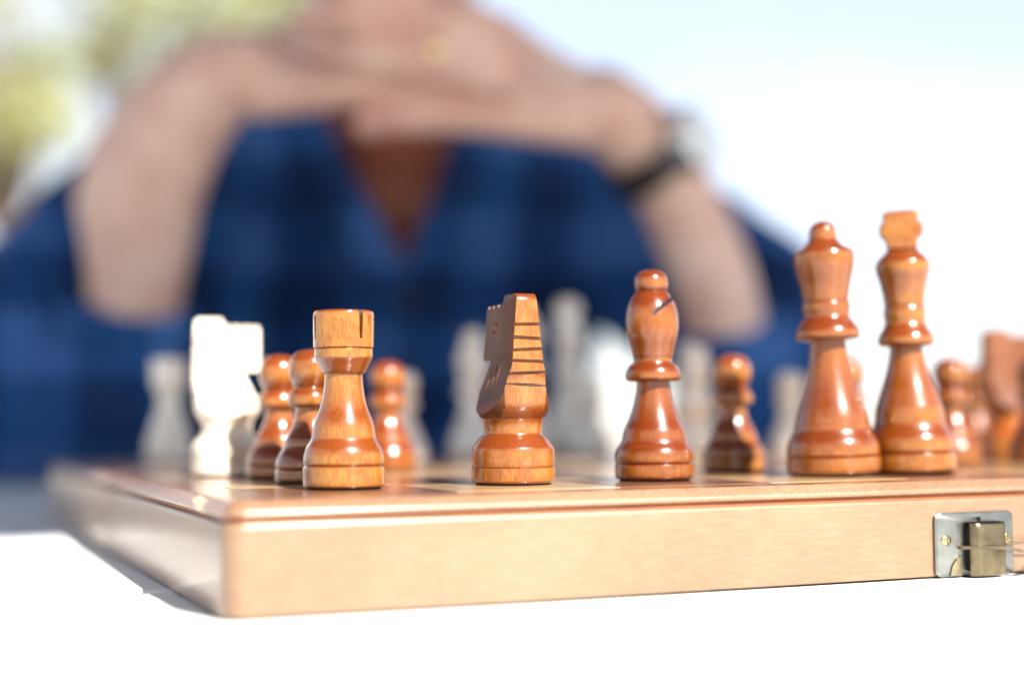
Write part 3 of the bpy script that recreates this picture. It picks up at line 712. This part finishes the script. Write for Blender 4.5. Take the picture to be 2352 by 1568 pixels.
# shirt
sb = Blob()
sb.limb([(P(430, 430, 1.10), .066), (P(215, 650, 1.0), .074), (P(85, 870, .91), .072)])
sb.limb([(P(60, 900, .905), .070), (P(130, 900, .90), .064), (P(240, 895, .888), .050), (P(291, 765, .878), .038)]); sb.limb([(P(480, 560, 1.12), .07), (P(400, 760, 1.10), .07), (P(330, 930, 1.05), .07)])
sb.limb([(P(1530, 560, 1.12), .058), (P(1735, 690, 1.02), .055), (P(1765, 880, .925), .052)])
sb.limb([(P(1750, 895, .925), .048), (P(1700, 905, .912), .042), (P(1676, 845, .907), .036)])
sb.ball(P(930, 640, 1.17), (.176, .108, .18), QV); sb.ball(P(930, 430, 1.14), (.195, .088, .095), QV); sb.ball(P(915, 980, 1.19), (.176, .11, .17), QV); sb.ball(P(890, 1400, 1.22), (.17, .12, .22), QV)
sb.limb([(P(700, 300, 1.14), .05), (P(450, 380, 1.12), .06)]); sb.limb([(P(1130, 330, 1.14), .05), (P(1400, 450, 1.13), .06)]); sb.limb([(P(1340, 570, 1.14), .052), (P(1620, 750, 1.07), .05)])
me = sb.build(.004, .5, 4)
bm = bmesh.new(); bm.from_mesh(me)
def vw(p):
    d = p - CAM; D = d.dot(_f); return 1176 + FPX * d.dot(_r2) / D, 784 - FPX * d.dot(_u2) / D, D / 1.058
nl = bm.verts.layers.float.new('m')
for v in bm.verts:                                   # creases and folds
    d = mnoise.noise(v.co * 13) * .008 + mnoise.noise(v.co * 34 + Vector((3, 1, 7))) * .0022
    v.co += v.normal * d
for v in bm.verts:                                   # cloth resting on the table
    if v.co.z < .0035 and v.co.y < .72: v.co.z = .0035
kill = []
for v in bm.verts:
    x, y, D = vw(v.co)
    if v.normal.dot(_f) < 0.2 and D < 1.25:
        t = (620 - y) / 380.0                         # open collar: V from (930,585) to (735..1065, 240)
        if t > 0 and 930 - 205 * t < x < 930 + 140 * t: kill.append(v)
bmesh.ops.delete(bm, geom=kill, context='VERTS')
for v in bm.verts: v.normal_update()
bmesh.ops.solidify(bm, geom=bm.faces[:], thickness=.0025)
me2 = bpy.data.meshes.new('shirt'); bm.to_mesh(me2); bm.free(); me2.materials.clear()
shirt = mesh_obj('shirt', me2, M['shirt'], man, smooth=70); shirt['label'] = 'blue checked shirt with rolled sleeves and open collar'
def strip(name, pts, w, th, parent, mat, up):
    bm = bmesh.new(); rings = []
    for p in pts:
        p = Vector(p); rings.append([bm.verts.new(p + a * w * up + c * th * -_f) for a, c in ((-1, -.5), (1, -.5), (1, .5), (-1, .5))])
    for a, c in zip(rings, rings[1:]):
        for k in range(4): bm.faces.new((a[k], a[(k + 1) % 4], c[(k + 1) % 4], c[k]))
    bm.faces.new(rings[0][::-1]); bm.faces.new(rings[-1])
    return bm_obj(name, bm, mat, parent, smooth=50)
for pts in (((690, 240, 1.03), (730, 330, 1.04), (812, 470, 1.045), (900, 650, 1.05)), ((1110, 240, 1.03), (1080, 330, 1.04), (1028, 470, 1.045), (960, 650, 1.05))):
    strip('collar', catmull([tuple(P(*p)) for p in pts], 4), .014, .004, shirt, M['shirt'], _r)
for y in (690, 840):
    bm = bmesh.new(); bmesh.ops.create_cone(bm, cap_ends=True, segments=20, radius1=.0055, radius2=.0048, depth=.002)
    bmesh.ops.rotate(bm, verts=bm.verts, matrix=Matrix.Rotation(radians(90), 3, 'X') )
    o = bm_obj('button', bm, M['strap'], shirt, P(935, y, 1.057)); o.rotation_euler = (0, 0, radians(-YAW))
# rolled cuffs
for c0, c1, r in ((P(288, 768, .879), P(303, 685, .872), .0385), (P(1678, 850, .909), P(1664, 775, .903), .0365)):
    bm = bmesh.new(); ax = (c1 - c0); n = 12
    prof = [(0, .93), (.08, 1.0), (.5, 1.04), (.92, 1.02), (1.0, .96), (.9, .90)]
    q = ax.to_track_quat('Z', 'X'); rings = []
    for t, k in prof: rings.append([bm.verts.new(c0 + ax * t + q @ Vector((r * k * cos(2 * pi * i / 40) * (1 + .02 * sin(i * 1.7)), r * k * sin(2 * pi * i / 40), 0))) for i in range(40)])
    for A, B in zip(rings, rings[1:]):
        for i in range(40): bm.faces.new((A[i], A[(i + 1) % 40], B[(i + 1) % 40], B[i]))
    bm_obj('rolled_cuff', bm, M['shirt'], shirt, smooth=60)

# wristwatch and ring
wc = P(1500, 368, .877); ax = (P(1585, 500, .89) - P(1440, 290, .87)).normalized()
out = (_r * .80 + _u * .52 - _f * .75); out = (out - ax * out.dot(ax)).normalized(); sd = ax.cross(out).normalized()
watch = bpy.data.objects.new('wristwatch', None); COL.objects.link(watch); watch.location = wc
tag(watch, 'wristwatch with pale dial, steel case and black strap on the wrist', 'wristwatch')
bm = bmesh.new(); rings = []
for i in range(48):
    a = 2 * pi * i / 48; d = out * cos(a) + sd * sin(a); rr = .0285
    rings.append([bm.verts.new(d * (rr + h) + ax * w) for w, h in ((-.010, 0), (.010, 0), (.0095, .0028), (-.0095, .0028))])
for i in range(48):
    A, B = rings[i], rings[(i + 1) % 48]
    for k in range(4): bm.faces.new((A[k], A[(k + 1) % 4], B[(k + 1) % 4], B[k]))
bm_obj('strap', bm, M['strap'], watch, smooth=40)
def disc(r0, r1, d0, d1, name, mat, parent):
    bm = bmesh.new(); q = out.to_track_quat('Z', 'X'); rings = []
    for r, h in ((r0, d0), (r0, d1 - .001), (r0 - .001, d1), (r1, d1)): rings.append([bm.verts.new(q @ Vector((r * cos(2 * pi * i / 40), r * sin(2 * pi * i / 40), h))) for i in range(40)])
    for A, B in zip(rings, rings[1:]):
        for i in range(40): bm.faces.new((A[i], A[(i + 1) % 40], B[(i + 1) % 40], B[i]))
    bm.faces.new(rings[-1])
    return bm_obj(name, bm, mat, parent, smooth=30)
cs = disc(.0215, .0185, .0275, .0375, 'case', M['steel'], watch)
disc(.0183, .010, .0370, .0378, 'dial', M['dial'], cs)
ring_c = P(1008, 118, .806)
bm = bmesh.new()
R0, R1 = .0105, .0022
rings = [[bm.verts.new(_r * (R1 * 2.2 * cos(2 * pi * k / 10)) + (_u * cos(2 * pi * i / 32) - _f * sin(2 * pi * i / 32)) * (R0 + R1 * .6 * sin(2 * pi * k / 10))) for k in range(10)] for i in range(32)]
for i in range(32):
    A, B = rings[i], rings[(i + 1) % 32]
    for k in range(10): bm.faces.new((A[k], A[(k + 1) % 10], B[(k + 1) % 10], B[k]))
tag(bm_obj('ring', bm, M['gold'], None, ring_c, smooth=60), 'gold ring on a finger of the clasped hands', 'ring')

# ------------------------------------------------------------------ unseen parasol added to shade the far half of the board and the man
par = bpy.data.objects.new('added_parasol', None); COL.objects.link(par); par.location = (3.0, 1.2, -0.74)
tag(par, 'unseen square blue parasol added above the picture to shade the far board and man', 'parasol')
M['canvas'] = plain('blue canvas', (0.05, 0.11, 0.25), 0.8, var=0.03, scale=5.0, bump=0.1, bscale=800.0)  # blue set so the canopy underside tints the shade beneath it
cz = 1.42; yE = 0.270 - 1.09 * cz; CX, CY, HALF = 0.45, yE + 2.2, 2.2
def ploc(v): return tuple(Vector(v) - Vector((3.0, 1.2, -0.74)))
bm = bmesh.new(); n = 10
cor = [(-1, -1), (1, -1), (1, 1), (-1, 1)]
top = bm.verts.new((CX, CY, cz + .5)); low = bm.verts.new((CX, CY, cz + .49))
up = [bm.verts.new((CX + HALF * x, CY + HALF * y, cz)) for x, y in cor]; dn = [bm.verts.new((CX + HALF * x, CY + HALF * y, cz - .01)) for x, y in cor]
for k in range(4):
    bm.faces.new((up[k], up[(k + 1) % 4], top)); bm.faces.new((dn[(k + 1) % 4], dn[k], low)); bm.faces.new((up[(k + 1) % 4], up[k], dn[k], dn[(k + 1) % 4]))
bm_obj('canopy', bm, M['canvas'], par, ploc((0, 0, 0)))
M['alu'] = plain('grey aluminium', (0.35, 0.35, 0.36), 0.4, 1.0)
bm = bmesh.new(); tube(bm, [Vector((3.0, 1.2, -.74)), Vector((3.0, 1.2, cz + .75))], .035, 16); bm_obj('mast', bm, M['alu'], par, ploc((0, 0, 0)), smooth=40)
bm = bmesh.new(); tube(bm, [Vector((3.0, 1.2, cz + .72)), Vector((CX, CY, cz + .52))], .028, 16); bm_obj('arm', bm, M['alu'], par, ploc((0, 0, 0)), smooth=40)
for x, y in cor:
    bm = bmesh.new(); tube(bm, [Vector((CX, CY, cz + .47)), Vector((CX + x * HALF * .99, CY + y * HALF * .99, cz - .02))], .009, 8); bm_obj('rib', bm, M['alu'], par, ploc((0, 0, 0)), smooth=40)
bm = bmesh.new(); box(bm, 2.65, 3.35, .85, 1.55, -.739, -.66, .01); bm_obj('base', bm, M['alu'], par, ploc((0, 0, 0)))

# ------------------------------------------------------------------ trees far behind
def leaf_mat(name, c1, c2):
    m, n, l, b = new_mat(name)
    g = n.new('ShaderNodeNewGeometry'); r = ramp(n, (0.0, c1), (1.0, c2)); l.new(g.outputs['Random Per Island'], r.inputs['Fac'])
    l.new(r.outputs['Color'], b.inputs['Base Color']); b.inputs['Roughness'].default_value = 0.55
    tr = n.new('ShaderNodeBsdfTranslucent'); l.new(r.outputs['Color'], tr.inputs['Color'])
    ms = n.new('ShaderNodeMixShader'); ms.inputs[0].default_value = 0.35; out = n['Material Output'] if 'Material Output' in n else None
    l.new(b.outputs[0], ms.inputs[1]); l.new(tr.outputs[0], ms.inputs[2]); l.new(ms.outputs[0], out.inputs['Surface'])
    return m
M['leaf'] = leaf_mat('leaves', (0.18, 0.21, 0.07), (0.46, 0.45, 0.20)); M['bark'] = plain('bark', (0.16, 0.11, 0.07), 0.9, var=0.3, scale=8.0, bump=0.5, bscale=20.0)
def tree(base, height, crown_c, crown_r, nclump, nleaf, seed, label, lean):
    rnd = random.Random(seed)
    t = bpy.data.objects.new('broadleaf_tree', None); COL.objects.link(t); t.location = base; tag(t, label, 'tree', 'trees behind the man')
    bm = bmesh.new(); loc = lambda p: Vector(p) - base
    fork = base.lerp(crown_c, .62)
    tube(bm, [Vector((0, 0, -.1)), (fork - base) * .5 + lean, fork - base], [.16, .12, .09], 10)
    clumps = []
    for i in range(nclump):
        d = Vector((rnd.gauss(0, 1), rnd.gauss(0, 1), rnd.gauss(0, .8))).normalized() * rnd.uniform(.35, 1.0)
        c = crown_c + Vector((d.x * crown_r[0], d.y * crown_r[1], d.z * crown_r[2])); clumps.append(c)
        m = fork.lerp(c, .5) + Vector((rnd.gauss(0, .08), rnd.gauss(0, .08), .1))
        tube(bm, [fork - base, m - base, c - base], [.05, .025, .008], 6)
    bm_obj('trunk', bm, M['bark'], t, smooth=60)
    vs, fs = [], []
    for c in clumps:
        R = rnd.uniform(.22, .42)
        for i in range(nleaf):
            d = Vector((rnd.gauss(0, 1), rnd.gauss(0, 1), rnd.gauss(0, 1))).normalized() * R * rnd.random() ** .5
            p = c - base + d; a = Vector((rnd.gauss(0, 1), rnd.gauss(0, 1), rnd.gauss(0, 1))).normalized(); q = a.cross(Vector((rnd.gauss(0, 1), rnd.gauss(0, 1), rnd.gauss(0, 1)))).normalized()
            L = rnd.uniform(.045, .085); w = L * .42; o = len(vs)
            vs += [p - a * L, p + q * w, p + a * L, p - q * w]; fs.append((o, o + 1, o + 2, o + 3))
    me = bpy.data.meshes.new('crown'); me.from_pydata(vs, [], fs); mesh_obj('crown', me, M['leaf'], t)
def gnd(px, D):
    p = P(px, 930, D); return Vector((p.x, p.y, -.74))
tree(gnd(90, 11), 4, P(-40, 215, 11), (.85, .8, 1.2), 26, 65, 1, 'yellow green tree at the upper left corner of the picture', Vector((.1, 0, 0)))
tree(gnd(330, 13), 4, P(330, 60, 13), (1.05, .9, .8), 20, 85, 2, 'loose green tree above the bent wrist at the left', Vector((-.1, 0, 0)))
tree(gnd(720, 15), 5, P(720, -40, 15), (1.9, 1.0, .8), 30, 70, 3, 'pale green tree behind the clasped hands', Vector((.1, 0, 0)))
